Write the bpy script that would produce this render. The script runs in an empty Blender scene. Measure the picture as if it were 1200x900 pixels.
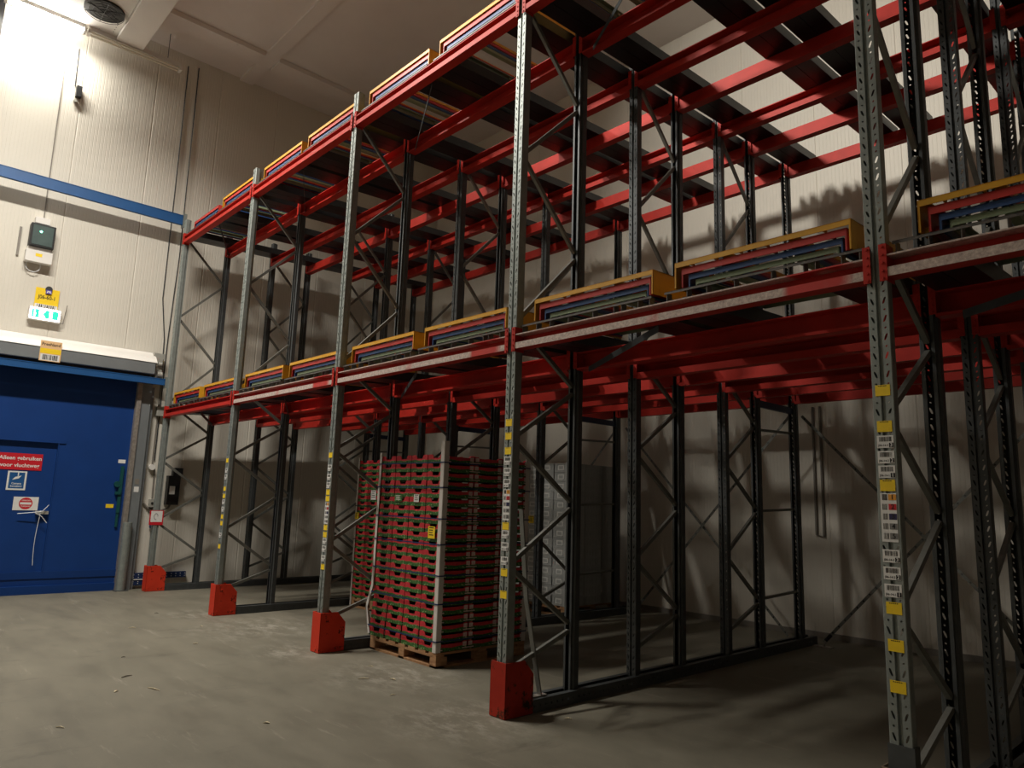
import bpy, bmesh, math, random
from mathutils import Vector, Matrix
random.seed(7)
C = bpy.context.scene.collection
SC = bpy.context.scene

# ------------------------------------------------------------------ materials
def srgb(r, g, b):
    def f(c):
        c /= 255.0
        return c / 12.92 if c <= 0.04045 else ((c + 0.055) / 1.055) ** 2.4
    return (f(r), f(g), f(b), 1.0)

class NT:
    def __init__(s, name):
        s.m = bpy.data.materials.new(name); s.m.use_nodes = True
        s.t = s.m.node_tree; s.n = s.t.nodes
        s.p = s.n['Principled BSDF']
    def new(s, t, **kw):
        n = s.n.new(t)
        for k, v in kw.items():
            if hasattr(n, k): setattr(n, k, v)
            else: n.inputs[k.replace('_', ' ')].default_value = v
        return n
    def link(s, a, b): s.t.links.new(a, b)
    def noise(s, scale, detail=4, rough=.6, stretch=(1, 1, 1)):
        tc = s.new('ShaderNodeTexCoord'); mp = s.new('ShaderNodeMapping')
        mp.inputs['Scale'].default_value = stretch
        s.link(tc.outputs['Object'], mp.inputs['Vector'])
        nz = s.new('ShaderNodeTexNoise')
        nz.inputs['Scale'].default_value = scale; nz.inputs['Detail'].default_value = detail
        nz.inputs['Roughness'].default_value = rough
        s.link(mp.outputs['Vector'], nz.inputs['Vector'])
        return nz
    def ramp(s, fac, stops):
        r = s.new('ShaderNodeValToRGB'); e = r.color_ramp.elements
        while len(e) < len(stops): e.new(.5)
        for i, (pos, col) in enumerate(stops):
            e[i].position = pos; e[i].color = col
        s.link(fac, r.inputs['Fac']); return r
    def mix(s, fac, a, b):
        m = s.new('ShaderNodeMix', data_type='RGBA')
        for sock, v in ((m.inputs[0], fac), (m.inputs[6], a), (m.inputs[7], b)):
            if hasattr(v, 'links') or hasattr(v, 'is_linked'): s.link(v, sock)
            else: sock.default_value = v
        return m.outputs[2]
    def bump(s, h, strength, dist=.01):
        b = s.new('ShaderNodeBump'); b.inputs['Strength'].default_value = strength
        b.inputs['Distance'].default_value = dist
        s.link(h, b.inputs['Height']); s.link(b.outputs['Normal'], s.p.inputs['Normal'])

def paint(name, col, rough=.45, metal=0.0, var=.18, scale=9, wear=None, wear_lo=.62, wear_hi=.7, spec=.5):
    """painted / galvanised sheet with a little tonal variation and optional worn patches"""
    t = NT(name); n = t.noise(scale, 5)
    d = tuple(c * (1 - var) for c in col[:3]) + (1,)
    l = tuple(min(1, c * (1 + var)) for c in col[:3]) + (1,)
    r = t.ramp(n.outputs['Fac'], [(.3, d), (.7, l)])
    out = r.outputs['Color']
    if wear:
        w = t.noise(scale * 1.7, 8, .75)
        k = t.ramp(w.outputs['Fac'], [(wear_lo, (0, 0, 0, 1)), (wear_hi, (1, 1, 1, 1))])
        out = t.mix(k.outputs['Color'], out, wear)
    t.link(out, t.p.inputs['Base Color'])
    t.p.inputs['Roughness'].default_value = rough
    t.p.inputs['Metallic'].default_value = metal
    t.p.inputs['Specular IOR Level'].default_value = spec
    return t.m

def emit(name, col, strength):
    t = NT(name)
    t.p.inputs['Base Color'].default_value = col
    t.p.inputs['Emission Color'].default_value = col
    t.p.inputs['Emission Strength'].default_value = strength
    n = t.noise(3)   # slight unevenness of the tube or panel
    r = t.ramp(n.outputs['Fac'], [(.2, tuple(c * .95 for c in col[:3]) + (1,)), (.8, col)])
    t.link(r.outputs['Color'], t.p.inputs['Emission Color'])
    return t.m

M = {}
M['galv'] = paint('galvanised_steel', srgb(140, 146, 142), .48, .35, .14, 14)
M['dark'] = paint('dark_and_shaded_steel', srgb(74, 77, 78), .5, .3, .18, 12)  # true grey of rails and plates; on the deeper posts it stands for shade
M['brace'] = paint('brace_steel', srgb(116, 116, 110), .5, .35, .15, 12)
M['black'] = paint('black_rail_steel', srgb(30, 30, 34), .4, .2, .2, 6)
M['red'] = paint('red_beam_paint', srgb(180, 44, 34), .5, 0, .12, 5, srgb(92, 40, 34), .66, .72, .22)
M['scuff'] = None
M['orange'] = paint('orange_red_guard_paint', srgb(204, 58, 36), .55, 0, .1, 4, srgb(46, 30, 20), .595, .61, .2)
M['guarddark'] = paint('darker_red_guard_paint', srgb(164, 46, 32), .6, 0, .2, 3, srgb(60, 42, 28), .54, .6, .15)  # darker red base with larger brown scrapes
M['guardworn'] = paint('scraped_guard_steel', srgb(136, 118, 100), .55, .1, .15, 8, srgb(150, 60, 40), .6, .64)
M['yellow'] = paint('yellow_cart_paint', srgb(214, 158, 38), .45, 0, .1, 6, srgb(120, 84, 40), .66, .72)
M['cartred'] = paint('red_cart_paint', srgb(190, 50, 44), .45, 0, .12, 6)
M['cartblue'] = paint('blue_cart_paint', srgb(46, 78, 128), .45, 0, .12, 6)
M['cartgreen'] = paint('grey_green_cart_paint', srgb(132, 148, 118), .5, 0, .12, 6)
M['steel'] = paint('worn_bare_steel', srgb(150, 142, 134), .45, .3, .25, 20)
M['stopsteel'] = paint('worn_dark_steel', srgb(96, 92, 88), .5, .3, .3, 24)
M['chrome'] = paint('grey_handle_metal', srgb(176, 174, 166), .4, .3, .1, 20)
M['blue'] = paint('blue_door_paint', srgb(18, 58, 122), .5, 0, .07, 2.2, spec=.3)
M['blue2'] = paint('blue_tie_paint', srgb(28, 82, 138), .45, 0, .1, 4)
M['navy'] = paint('navy_steel_paint', srgb(22, 44, 84), .5, 0, .1, 4)
M['cream'] = paint('cream_sandwich_panel', srgb(214, 208, 196), .55, 0, .035, .7, spec=.3)
M['grime'] = paint('cream_panel_lower', srgb(206, 198, 184), .6, 0, .05, .6, spec=.3)
M['ceil'] = paint('ceiling_panel', srgb(226, 219, 214), .75, 0, .05, .8, srgb(186, 176, 168), .66, .8, spec=.2)
M['white'] = paint('white_enamel', srgb(226, 222, 216), .5, 0, .03, 2)
M['frame'] = paint('grey_door_frame', srgb(120, 124, 126), .5, .1, .08, 4)
M['dgrey'] = paint('graphite_plastic', srgb(48, 50, 54), .5, 0, .1, 10)
M['blk'] = paint('black_plastic', srgb(20, 20, 21), .5, 0, .2, 10)
M['conduit'] = paint('grey_conduit', srgb(128, 122, 114), .5, 0, .1, 10)
M['label_y'] = paint('yellow_sticker', srgb(246, 208, 32), .5, 0, .04, 30)
M['label_w'] = paint('white_sticker', srgb(228, 226, 222), .5, 0, .04, 30)
M['ink'] = paint('black_ink', srgb(24, 22, 22), .6, 0, .1, 30)
M['l_or'] = paint('orange_ink', srgb(232, 160, 60), .5, 0, .05, 30)
M['l_rd'] = paint('red_ink', srgb(205, 40, 50), .5, 0, .05, 30)
M['l_nv'] = paint('navy_ink', srgb(44, 40, 84), .5, 0, .05, 30)
M['l_gy'] = paint('grey_ink', srgb(128, 126, 124), .5, 0, .05, 30)
M['signred'] = paint('red_sign', srgb(200, 30, 44), .45, 0, .04, 10)
M['signblue'] = paint('blue_sign', srgb(30, 84, 140), .45, 0, .04, 10)
M['peach'] = paint('peach_sign', srgb(232, 190, 140), .5, 0, .04, 10)
M['purple'] = paint('purple_emblem', srgb(86, 72, 176), .5, 0, .05, 20)
M['strap'] = paint('blue_strap', srgb(28, 46, 92), .4, 0, .1, 20)
M['strapk'] = paint('dark_strap', srgb(30, 30, 34), .4, 0, .1, 20)
M['card'] = paint('pale_card_angle', srgb(206, 200, 194), .7, 0, .06, 12)
M['cgrey'] = paint('grey_crate_plastic', srgb(168, 170, 168), .5, 0, .1, 20)
M['cgrey2'] = paint('pale_crate_label', srgb(214, 214, 210), .5, 0, .1, 20)
M['green_h'] = paint('dark_green_handle', srgb(16, 74, 74), .45, 0, .1, 10)
M['tie'] = paint('white_nylon', srgb(226, 228, 232), .4, 0, .03, 20)
M['litter'] = paint('pale_wood_chip', srgb(196, 182, 152), .8, 0, .15, 40)
M['litter2'] = paint('dark_wood_chip', srgb(74, 66, 52), .8, 0, .15, 40)
M['tube'] = emit('fluorescent_tube', (1, .965, .88, 1), 95)
M['tubeoff'] = paint('unlit_tube_glass', srgb(222, 214, 198), .3, 0, .03, 5)
M['exit_w'] = emit('exit_sign_light', (.86, .95, 1, 1), 13)
M['exit_g'] = emit('exit_sign_green', (.02, .52, .36, 1), 1.1)
M['led'] = emit('green_led', (.2, 1, .7, 1), 6)
M['screen'] = paint('dark_display', srgb(82, 96, 94), .25, 0, .1, 8)

def scuffed():
    t = NT('scuffed_red_paint')
    n = t.noise(1.4, 3, .5, (1, 1, .3)); f = t.noise(46, 6, .8)
    red = t.ramp(n.outputs['Fac'], [(.3, srgb(150, 36, 36)), (.7, srgb(200, 56, 50))])
    pale = t.ramp(f.outputs['Fac'], [(.3, srgb(150, 128, 122)), (.65, srgb(222, 204, 194))])
    k = t.ramp(n.outputs['Fac'], [(.58, (1, 1, 1, 1)), (.63, (0, 0, 0, 1))])
    t.link(t.mix(k.outputs['Color'], red.outputs['Color'], pale.outputs['Color']), t.p.inputs['Base Color'])
    t.p.inputs['Roughness'].default_value = .42
    return t.m
M['scuff'] = scuffed()

def concrete():
    t = NT('worn_concrete')
    big = t.noise(.45, 4, .55); mid = t.noise(1.5, 8, .72, (.6, 1.5, 1)); fine = t.noise(38, 5, .7)
    a = t.ramp(big.outputs['Fac'], [(.3, srgb(110, 106, 93)), (.7, srgb(125, 119, 105))])
    b = t.ramp(mid.outputs['Fac'], [(.3, srgb(90, 86, 75)), (.5, srgb(119, 114, 100)), (.7, srgb(136, 130, 115))])
    c = t.mix(.5, a.outputs['Color'], b.outputs['Color'])
    # pale tyre scuffs drawn out along the aisle, dark stains, speckle
    sc = t.noise(2.2, 9, .78, (.3, 2.4, 1))
    k = t.ramp(sc.outputs['Fac'], [(.585, (0, 0, 0, 1)), (.72, (.55, .55, .55, 1))])
    c = t.mix(k.outputs['Color'], c, srgb(170, 163, 150))
    dk = t.noise(1.7, 9, .75, (1.4, .5, 1))
    k2 = t.ramp(dk.outputs['Fac'], [(.57, (0, 0, 0, 1)), (.72, (.5, .5, .5, 1))])
    c = t.mix(k2.outputs['Color'], c, srgb(76, 70, 62))
    # chalky dust scraped up round the foot guards and along the pallet drive-in
    geo = t.new('ShaderNodeTexCoord'); tot = None
    for x, y, rad in [(-5.95, -.25, .55), (-3.05, -.25, .6), (-.1, -.3, .75), (-4.6, .1, 1.1), (-1.6, .1, .9)]:
        d = t.new('ShaderNodeVectorMath', operation='DISTANCE'); t.link(geo.outputs['Object'], d.inputs[0]); d.inputs[1].default_value = (x, y, 0)
        m = t.new('ShaderNodeMapRange'); t.link(d.outputs['Value'], m.inputs['Value'])
        m.inputs['From Min'].default_value = 0; m.inputs['From Max'].default_value = rad; m.inputs['To Min'].default_value = 1; m.inputs['To Max'].default_value = 0
        if tot is None: tot = m.outputs['Result']
        else:
            mx = t.new('ShaderNodeMath', operation='MAXIMUM'); t.link(tot, mx.inputs[0]); t.link(m.outputs['Result'], mx.inputs[1]); tot = mx.outputs[0]
    n3 = t.noise(4, 9, .8, (.8, 1.6, 1))
    k3 = t.ramp(n3.outputs['Fac'], [(.47, (0, 0, 0, 1)), (.62, (1, 1, 1, 1))])
    mul = t.new('ShaderNodeMath', operation='MULTIPLY'); t.link(tot, mul.inputs[0]); t.link(k3.outputs['Color'], mul.inputs[1])
    h2 = t.new('ShaderNodeMath', operation='MULTIPLY'); t.link(mul.outputs[0], h2.inputs[0]); h2.inputs[1].default_value = .55
    c = t.mix(h2.outputs[0], c, srgb(190, 184, 172))
    t.link(c, t.p.inputs['Base Color'])
    rr = t.ramp(mid.outputs['Fac'], [(.3, (.5, .5, .5, 1)), (.7, (.72, .72, .72, 1))])
    t.link(rr.outputs['Color'], t.p.inputs['Roughness'])
    t.p.inputs['Specular IOR Level'].default_value = .3
    t.bump(fine.outputs['Fac'], .12, .004)
    return t.m
M['floor'] = concrete()

def wood():
    t = NT('pallet_wood')
    n = t.noise(7, 6, .65, (1, 1, 6))
    r = t.ramp(n.outputs['Fac'], [(.3, srgb(128, 92, 62)), (.55, srgb(168, 126, 88)), (.75, srgb(190, 150, 110))])
    t.link(r.outputs['Color'], t.p.inputs['Base Color']); t.p.inputs['Roughness'].default_value = .8
    return t.m
M['wood'] = wood()

def printed(name, base, ink, pale, scale):
    """printed cardboard: base colour with blotches of the printed picture"""
    t = NT(name)
    n = t.noise(scale, 4, .6); v = t.noise(scale * .6, 3, .5)
    a = t.ramp(n.outputs['Fac'], [(.42, base), (.56, ink)])
    k = t.ramp(v.outputs['Fac'], [(.6, (0, 0, 0, 1)), (.66, (1, 1, 1, 1))])
    t.link(t.mix(k.outputs['Color'], a.outputs['Color'], pale), t.p.inputs['Base Color'])
    t.p.inputs['Roughness'].default_value = .6
    return t.m
M['c_red'] = printed('red_crate_print', srgb(184, 36, 46), srgb(194, 46, 54), srgb(214, 92, 90), 26)
M['c_green'] = printed('green_crate_print', srgb(38, 78, 32), srgb(64, 110, 48), srgb(150, 168, 116), 60)
M['c_lab'] = printed('pale_crate_corner', srgb(214, 196, 190), srgb(206, 172, 168), srgb(232, 222, 216), 40)

# ------------------------------------------------------------------ mesh builder
class MB:
    def __init__(s): s.v = []; s.f = []; s.mi = []; s.m = 0
    def face(s, pts):
        b = len(s.v); s.v += [tuple(p) for p in pts]; s.f.append(tuple(range(b, b + len(pts)))); s.mi.append(s.m); return s
    def hexa(s, p):
        b = len(s.v); s.v += [tuple(q) for q in p]
        for f in ((0, 3, 2, 1), (4, 5, 6, 7), (0, 1, 5, 4), (1, 2, 6, 5), (2, 3, 7, 6), (3, 0, 4, 7)):
            s.f.append(tuple(b + i for i in f)); s.mi.append(s.m)
        return s
    def box(s, x0, x1, y0, y1, z0, z1):
        return s.hexa([(x0, y0, z0), (x1, y0, z0), (x1, y1, z0), (x0, y1, z0), (x0, y0, z1), (x1, y0, z1), (x1, y1, z1), (x0, y1, z1)])
    def bar(s, a, b, w, h, up=(0, 0, 1)):
        """rectangular bar from a to b; w across (perp to up), h along up"""
        a, b = Vector(a), Vector(b); d = (b - a).normalized(); u = Vector(up)
        if abs(d.dot(u)) > .98: u = Vector((0, 1, 0))
        r = d.cross(u).normalized(); u = r.cross(d).normalized(); r *= w / 2; u *= h / 2
        return s.hexa([a - r - u, a + r - u, b + r - u, b - r - u, a - r + u, a + r + u, b + r + u, b - r + u])
    def tube(s, pts, rad, n=8, cap=True):
        pts = [Vector(p) for p in pts]; rings = []
        for i, p in enumerate(pts):
            d = (pts[min(i + 1, len(pts) - 1)] - pts[max(i - 1, 0)]).normalized()
            u = Vector((0, 0, 1)) if abs(d.z) < .9 else Vector((1, 0, 0))
            r = d.cross(u).normalized(); u = r.cross(d)
            b = len(s.v)
            for k in range(n):
                a = 2 * math.pi * k / n; s.v.append(tuple(p + (r * math.cos(a) + u * math.sin(a)) * rad))
            rings.append(b)
        for a, b in zip(rings, rings[1:]):
            for k in range(n):
                s.f.append((a + k, a + (k + 1) % n, b + (k + 1) % n, b + k)); s.mi.append(s.m)
        if cap:
            s.f.append(tuple(rings[0] + k for k in reversed(range(n)))); s.mi.append(s.m)
            s.f.append(tuple(rings[-1] + k for k in range(n))); s.mi.append(s.m)
        return s
    def prism(s, poly, depth):
        """poly: list of 3D points (planar), depth: vector"""
        d = Vector(depth); P = [Vector(p) for p in poly]; n = len(P); b = len(s.v)
        s.v += [tuple(p) for p in P] + [tuple(p + d) for p in P]
        s.f.append(tuple(b + i for i in reversed(range(n)))); s.mi.append(s.m)
        s.f.append(tuple(b + n + i for i in range(n))); s.mi.append(s.m)
        for i in range(n):
            j = (i + 1) % n; s.f.append((b + i, b + j, b + n + j, b + n + i)); s.mi.append(s.m)
        return s
    def add(s, verts, faces, T):
        b = len(s.v); s.v += [tuple(T @ Vector(v)) for v in verts]
        for f in faces: s.f.append(tuple(b + i for i in f)); s.mi.append(s.m)
        return s
    def mesh(s, name, mats, fix=True):
        me = bpy.data.meshes.new(name); me.from_pydata(s.v, [], s.f)
        if not isinstance(mats, (list, tuple)): mats = [mats]
        for m in mats: me.materials.append(M[m])
        for p, i in zip(me.polygons, s.mi): p.material_index = i
        if fix:
            bm = bmesh.new(); bm.from_mesh(me); bmesh.ops.recalc_face_normals(bm, faces=bm.faces); bm.to_mesh(me); bm.free()
        me.update(); return me
    def build(s, name, mats, parent=None, loc=None, bevel=0, smooth=False, fix=True):
        return obj(name, s.mesh(name, mats, fix), parent, loc, bevel, smooth)

def obj(name, me, parent=None, loc=None, bevel=0, smooth=False):
    o = bpy.data.objects.new(name, me); C.objects.link(o)
    if parent: o.parent = parent
    if loc: o.location = loc
    if bevel:
        b = o.modifiers.new('bevel', 'BEVEL'); b.width = bevel; b.segments = 2; b.limit_method = 'ANGLE'
    if smooth:
        for p in me.polygons: p.use_smooth = True
    return o

def thing(name, label, cat, loc=(0, 0, 0), group=None):
    o = bpy.data.objects.new(name, None); C.objects.link(o); o.location = loc; o.empty_display_size = .1
    return tag(o, label, cat, group)
def tag(o, label, cat, group=None):
    o['label'] = label; o['category'] = cat; o['kind'] = 'thing'
    if group: o['group'] = group
    return o
def struct(o): o['kind'] = 'structure'; return o
def copy_tree(o, parent=None):
    c = o.copy(); C.objects.link(c)
    if parent: c.parent = parent
    for ch in list(o.children): copy_tree(ch, c)
    return c

_txt = {}
def text_mesh(s):
    if s not in _txt:
        cu = bpy.data.curves.new('t', 'FONT'); cu.body = s; cu.align_x = 'CENTER'; cu.align_y = 'CENTER'; cu.size = 1
        cu.resolution_u = 3; cu.offset = .018
        o = bpy.data.objects.new('t', cu); C.objects.link(o)
        bpy.context.view_layer.update()
        dg = bpy.context.evaluated_depsgraph_get()
        me = bpy.data.meshes.new_from_object(o.evaluated_get(dg), depsgraph=dg)
        _txt[s] = ([tuple(v.co) for v in me.vertices], [tuple(p.vertices) for p in me.polygons])
        bpy.data.objects.remove(o); bpy.data.curves.remove(cu); bpy.data.meshes.remove(me)
    return _txt[s]
# text onto a plane: origin, right vector, up vector
def put_text(mb, s, origin, right, up, size, wx=1.0):
    v, f = text_mesh(s); r = Vector(right) * size * wx; u = Vector(up) * size; n = r.cross(u)
    T = Matrix.Translation(Vector(origin)) @ Matrix(((r.x, u.x, n.x, 0), (r.y, u.y, n.y, 0), (r.z, u.z, n.z, 0), (0, 0, 0, 1)))
    mb.add(v, f, T)

ORD = ['first', 'second', 'third', 'fourth', 'fifth', 'sixth', 'seventh', 'eighth', 'ninth', 'tenth', 'eleventh', 'twelfth',
       'thirteenth', 'fourteenth', 'fifteenth', 'sixteenth', 'seventeenth', 'eighteenth', 'nineteenth', 'twentieth',
       'twenty-first', 'twenty-second', 'twenty-third', 'twenty-fourth']
BAY = 2.89
FX = [-8.70, -5.775, -2.89, 0.0, 2.895, 5.785]          # frame lines along the aisle
BAYNAME = ['bay nearest the blue door', 'second bay from the blue door', 'third bay from the blue door',
           'fourth bay from the blue door', 'fifth bay from the blue door']
PY = [0.0, .75, 1.62, 2.35, 3.24, 3.95, 4.92]           # post lines into the depth
XW, YB, HC = -9.13, 5.78, 9.76
YF, XR = -11.0, 11.0

# ------------------------------------------------------------------ the room
def ribbed_wall(name, a, b, height, axis, pos, inward, z0=0, pitch=.052, mats='cream'):
    """sandwich panel wall with shallow vertical grooves; runs from a to b along axis"""
    mb = MB(); prof = []; t = a; k = 0
    while t < b - 1e-6:
        e = min(t + pitch, b); g = .011 if (k % 22) else .026; dp = .0018 if (k % 22) else .007
        prof += [(t, 0), (e - g, 0), (e - g * .6, -dp), (e - g * .4, -dp)]
        t = e; k += 1
    prof.append((b, 0))
    pts = []
    for u, d in prof:
        c = pos + inward * d
        pts.append((c, u) if axis == 'y' else (u, c))
    for (x0, y0), (x1, y1) in zip(pts, pts[1:]):
        mb.face([(x0, y0, z0), (x1, y1, z0), (x1, y1, height), (x0, y0, height)])
    # back skin so the wall has thickness
    c = pos - inward * .12
    if axis == 'y': mb.face([(c, a, z0), (c, b, z0), (c, b, height), (c, a, height)])
    else: mb.face([(a, c, z0), (b, c, z0), (b, c, height), (a, c, height)])
    return struct(mb.build(name, mats, fix=False))
ribbed_wall('wall_left', YF, YB, HC, 'y', XW, 1)
ribbed_wall('wall_back', XW, XR, HC, 'x', YB, -1)
ribbed_wall('wall_right', YF, YB, HC, 'y', XR, -1, pitch=.5)
ribbed_wall('wall_front', XW, XR, HC, 'x', YF, 1, pitch=.5)
fl = MB().box(XW - .1, XR + .1, YF - .1, YB + .1, -.2, 0).build('floor', 'floor'); struct(fl)
ce = MB().box(XW - .1, XR + .1, YF - .1, YB + .1, HC, HC + .2).build('ceiling', 'ceil'); struct(ce)
struct(MB().box(XW, XR, .80, 1.06, HC - .05, HC - .002).build('trim_1', 'ceil'))
struct(MB().box(-8.32, -7.92, YF, .795, HC - .09, HC - .002).box(-8.32, -7.92, 1.065, YB, HC - .09, HC - .002).build('trim_2', 'ceil'))
struct(MB().box(XW + .01, XW + .09, -3.6, -3.02, 4.0, HC - .01).build('trim_3', 'blk'))
struct(MB().box(XW, XR, YB - .05, YB - .01, .0, .07).build('baseboard_back', 'conduit'))

# ------------------------------------------------------------------ upright posts
PW, PD, PH = .108, .09, 6.42
def post_mesh(h=PH):
    """omega upright: closed perforated face at y=-PD/2, two flanges, inward lips at the open side"""
    mb = MB(); y0 = -PD / 2; hw = PW / 2; g = .011
    def cell(x0, x1, za, zb, slot, slant, cx=None):
        cx, cz = (x0 + x1) / 2, (za + zb) / 2
        out = [(x0, za), (cx, za), (x1, za), (x1, cz), (x1, zb), (cx, zb), (x0, zb), (x0, cz)]
        if slot: w, l = .0058, .019
        else: w, l = .005, .005
        inn = []
        for k, (ox, oz) in enumerate([(-.75, -.8), (0, -1), (.75, -.8), (1, 0), (.75, .8), (0, 1), (-.75, .8), (-1, 0)]):
            zz = oz * l; inn.append((cx + ox * w + slant * zz, cz + zz))
        return out, inn
    def col(x0, x1, slant, tf):
        z = .03; k = 0
        mb.face([tf(x0, 0), tf(x1, 0), tf(x1, .03), tf(x0, .03)])
        while z < h - .051:
            out, inn = cell(x0, x1, z, z + .05, k % 2 == 0, slant)
            for i in range(8):
                j = (i + 1) % 8
                mb.face([tf(*out[i]), tf(*out[j]), tf(*inn[j]), tf(*inn[i])])
            z += .05; k += 1
        mb.face([tf(x0, z), tf(x1, z), tf(x1, h), tf(x0, h)])
    col(-hw + .004, -g, -.35, lambda x, z: (x, y0, z))
    col(g, hw - .004, .35, lambda x, z: (x, y0, z))
    def strip(a, b):
        mb.face([(a[0], a[1], 0), (b[0], b[1], 0), (b[0], b[1], h), (a[0], a[1], h)])
    # central groove
    strip((-g, y0), (-g * .6, y0 + .016)); strip((-g * .6, y0 + .016), (g * .6, y0 + .016)); strip((g * .6, y0 + .016), (g, y0))
    for s in (-1, 1):
        strip((s * (hw - .004), y0), (s * hw, y0 + .004))
        strip((s * hw, y0 + .004), (s * hw, .012))
        strip((s * hw, .012), (s * (hw - .014), .022))
        strip((s * (hw - .014), .022), (s * (hw - .014), PD / 2))
        strip((s * (hw - .014), PD / 2), (s * (hw - .034), PD / 2))
    # welded foot plate
    mb.box(-.075, .075, -.06, .06, .0, .008)
    return mb.mesh('post', 'galv', fix=False)
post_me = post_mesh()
post_shaded = post_me.copy(); post_shaded.materials[0] = M['dark']  # same galvanised post, with the shade inside the rack put into its colour

# ------------------------------------------------------------------ upright frames
FRONTN = [.30, 1.13, 2.14, 3.14, 4.63, 6.08]
REARN = [.60, 1.62, 2.63, 3.88, 5.36]
def zigzag(ya, yb, root):
    seq = []
    for i, fz in enumerate(FRONTN):
        seq.append((ya, fz))
        if i < len(REARN): seq.append((yb, REARN[i]))
    for i, ((y1, z1), (y2, z2)) in enumerate(zip(seq, seq[1:])):
        dz = .035
        a = (0, y1, z1 + dz); b = (0, y2, z2 - dz)
        mb = MB().bar(a, b, .03, .036, (0, 1, 0) if abs(y2 - y1) < .1 else (0, 0, 1))
        e = .03
        mb.box(-.018, .018, y2 - .012, y2 + .012, z2 - dz - .012, z2 - dz + .012)
        mb.build('brace', 'brace', root)

def make_frame():
    root = thing('upright_frame', '', 'rack frame')
    posts = []
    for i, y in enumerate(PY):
        o = obj('post', post_me if i == 0 else post_shaded, root, (0, y, .0))
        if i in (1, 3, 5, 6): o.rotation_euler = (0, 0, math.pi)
        posts.append(o)
    for a, b in ((0, 1), (2, 3), (4, 5)): zigzag(PY[a] + .045, PY[b] - .045, root)
    for z in (.62, 1.62, 2.58): MB().bar((0, PY[5] + .045, z), (0, PY[6] - .045, z + .03), .03, .03).build('spacer', 'brace', root)
    o = MB().box(-.02, .02, PY[5] + .045, PY[6] - .045, 2.86, 2.94).build('spacer', 'navy', root); o['label'] = 'dark blue spacer bar'
    # floor rail: pair of perforated channels either side of the posts
    mb = MB()
    ya, yb, h = .02, 5.22, .10
    for s in (-1, 1):
        xo, xi = s * .085, s * .062
        mb.m = 0
        z = [0, .03, .07, h]
        mb.face([(xo, ya, 0), (xo, yb, 0), (xo, yb, .035), (xo, ya, .035)])
        mb.face([(xo, ya, .067), (xo, yb, .067), (xo, yb, h), (xo, ya, h)])
        y = ya; k = 0; p = .065
        while y < yb - 1e-6:
            e = min(y + p, yb); c = (y + e) / 2; cz = .051; r = .0085
            out = [(y, .035), (c, .035), (e, .035), (e, cz), (e, .067), (c, .067), (y, .067), (y, cz)]
            inn = [(c - r * .7, cz - r * .7), (c, cz - r), (c + r * .7, cz - r * .7), (c + r, cz), (c + r * .7, cz + r * .7), (c, cz + r), (c - r * .7, cz + r * .7), (c - r, cz)]
            for i in range(8):
                j = (i + 1) % 8
                mb.face([(xo, *out[i]), (xo, *out[j]), (xo, *inn[j]), (xo, *inn[i])])
            y = e
        mb.face([(xo, ya, h), (xo, yb, h), (xi - s * .03, yb, h), (xi - s * .03, ya, h)])
        mb.face([(xo, ya, 0), (xo, ya, h), (xi - s * .03, ya, h), (xi - s * .03, ya, 0)])
        mb.face([(xo, yb, 0), (xo, yb, h), (xi - s * .03, yb, h), (xi - s * .03, yb, 0)])
    mb.face([(-.05, ya, .012), (.05, ya, .012), (.05, yb, .012), (-.05, yb, .012)])
    mb.build('floor_rail', 'dark', root, fix=False)
    # collision guard: bent plate round the foot of the aisle post
    g = MB(); w, yf, d, H, t = .09, -.075, .30, .41, .008
    g.box(-w, w, yf, yf + t, .004, H)
    for s in (-1, 1):
        x = s * w; poly = [(x, yf, .004), (x, yf + d, .004), (x, yf + d, H - .11), (x, yf + d - .10, H), (x, yf, H)]
        g.prism(poly, (-s * t, 0, 0))
    for s in (-1, 1):
        for yy, zz in ((.05, .34), (.19, .05), (.0, .06)):
            g.tube([(s * w, yf + .04 + yy, zz), (s * (w + .006), yf + .04 + yy, zz)], .011, 6)
    gd = g.build('post_guard', 'orange', root, bevel=.003); gd['label'] = 'orange-red steel guard'
    return root
fr0 = make_frame()
FLAB = ['galvanised rack frame closest to the blue door, with orange-red foot guard',
        'second upright rack frame from the blue door, stickers down its aisle post',
        'third rack frame from the blue door, left of the near crate stack',
        'rack frame right of the near crate stack, fourth from the blue door',
        'tallest looking rack frame, nearest the camera, numbered colour strip on its post',
        'last rack frame on the right beyond the nearest stickered post']
frames = []
for i, x in enumerate(FX):
    f = fr0 if i == 0 else copy_tree(fr0)
    f.location = (x, 0, 0); f['label'] = FLAB[i]; f['group'] = 'upright rack frames'; frames.append(f)
# aisle posts keep the galvanised tone; deeper posts carry the shade-darkened copy
def front_post(i): return next(c for c in frames[i].children if c.name.startswith('post') and not c.name.startswith('post_') and abs(c.location.y) < .01)

for c in frames[4].children:
    if c.name.startswith('post_guard'):
        c.data = c.data.copy(); c.data.materials[0] = M['guardworn']; c['label'] = 'scraped dull steel guard'
for c in frames[3].children:
    if c.name.startswith('post_guard'):
        c.data = c.data.copy(); c.data.materials[0] = M['guarddark']; c['label'] = 'darker red steel guard with brown scrapes'
o = MB().box(-.062, .062, -PD / 2 - .006, .02, .40, .52).build('foot_sleeve', 'dark', frames[4])
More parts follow.
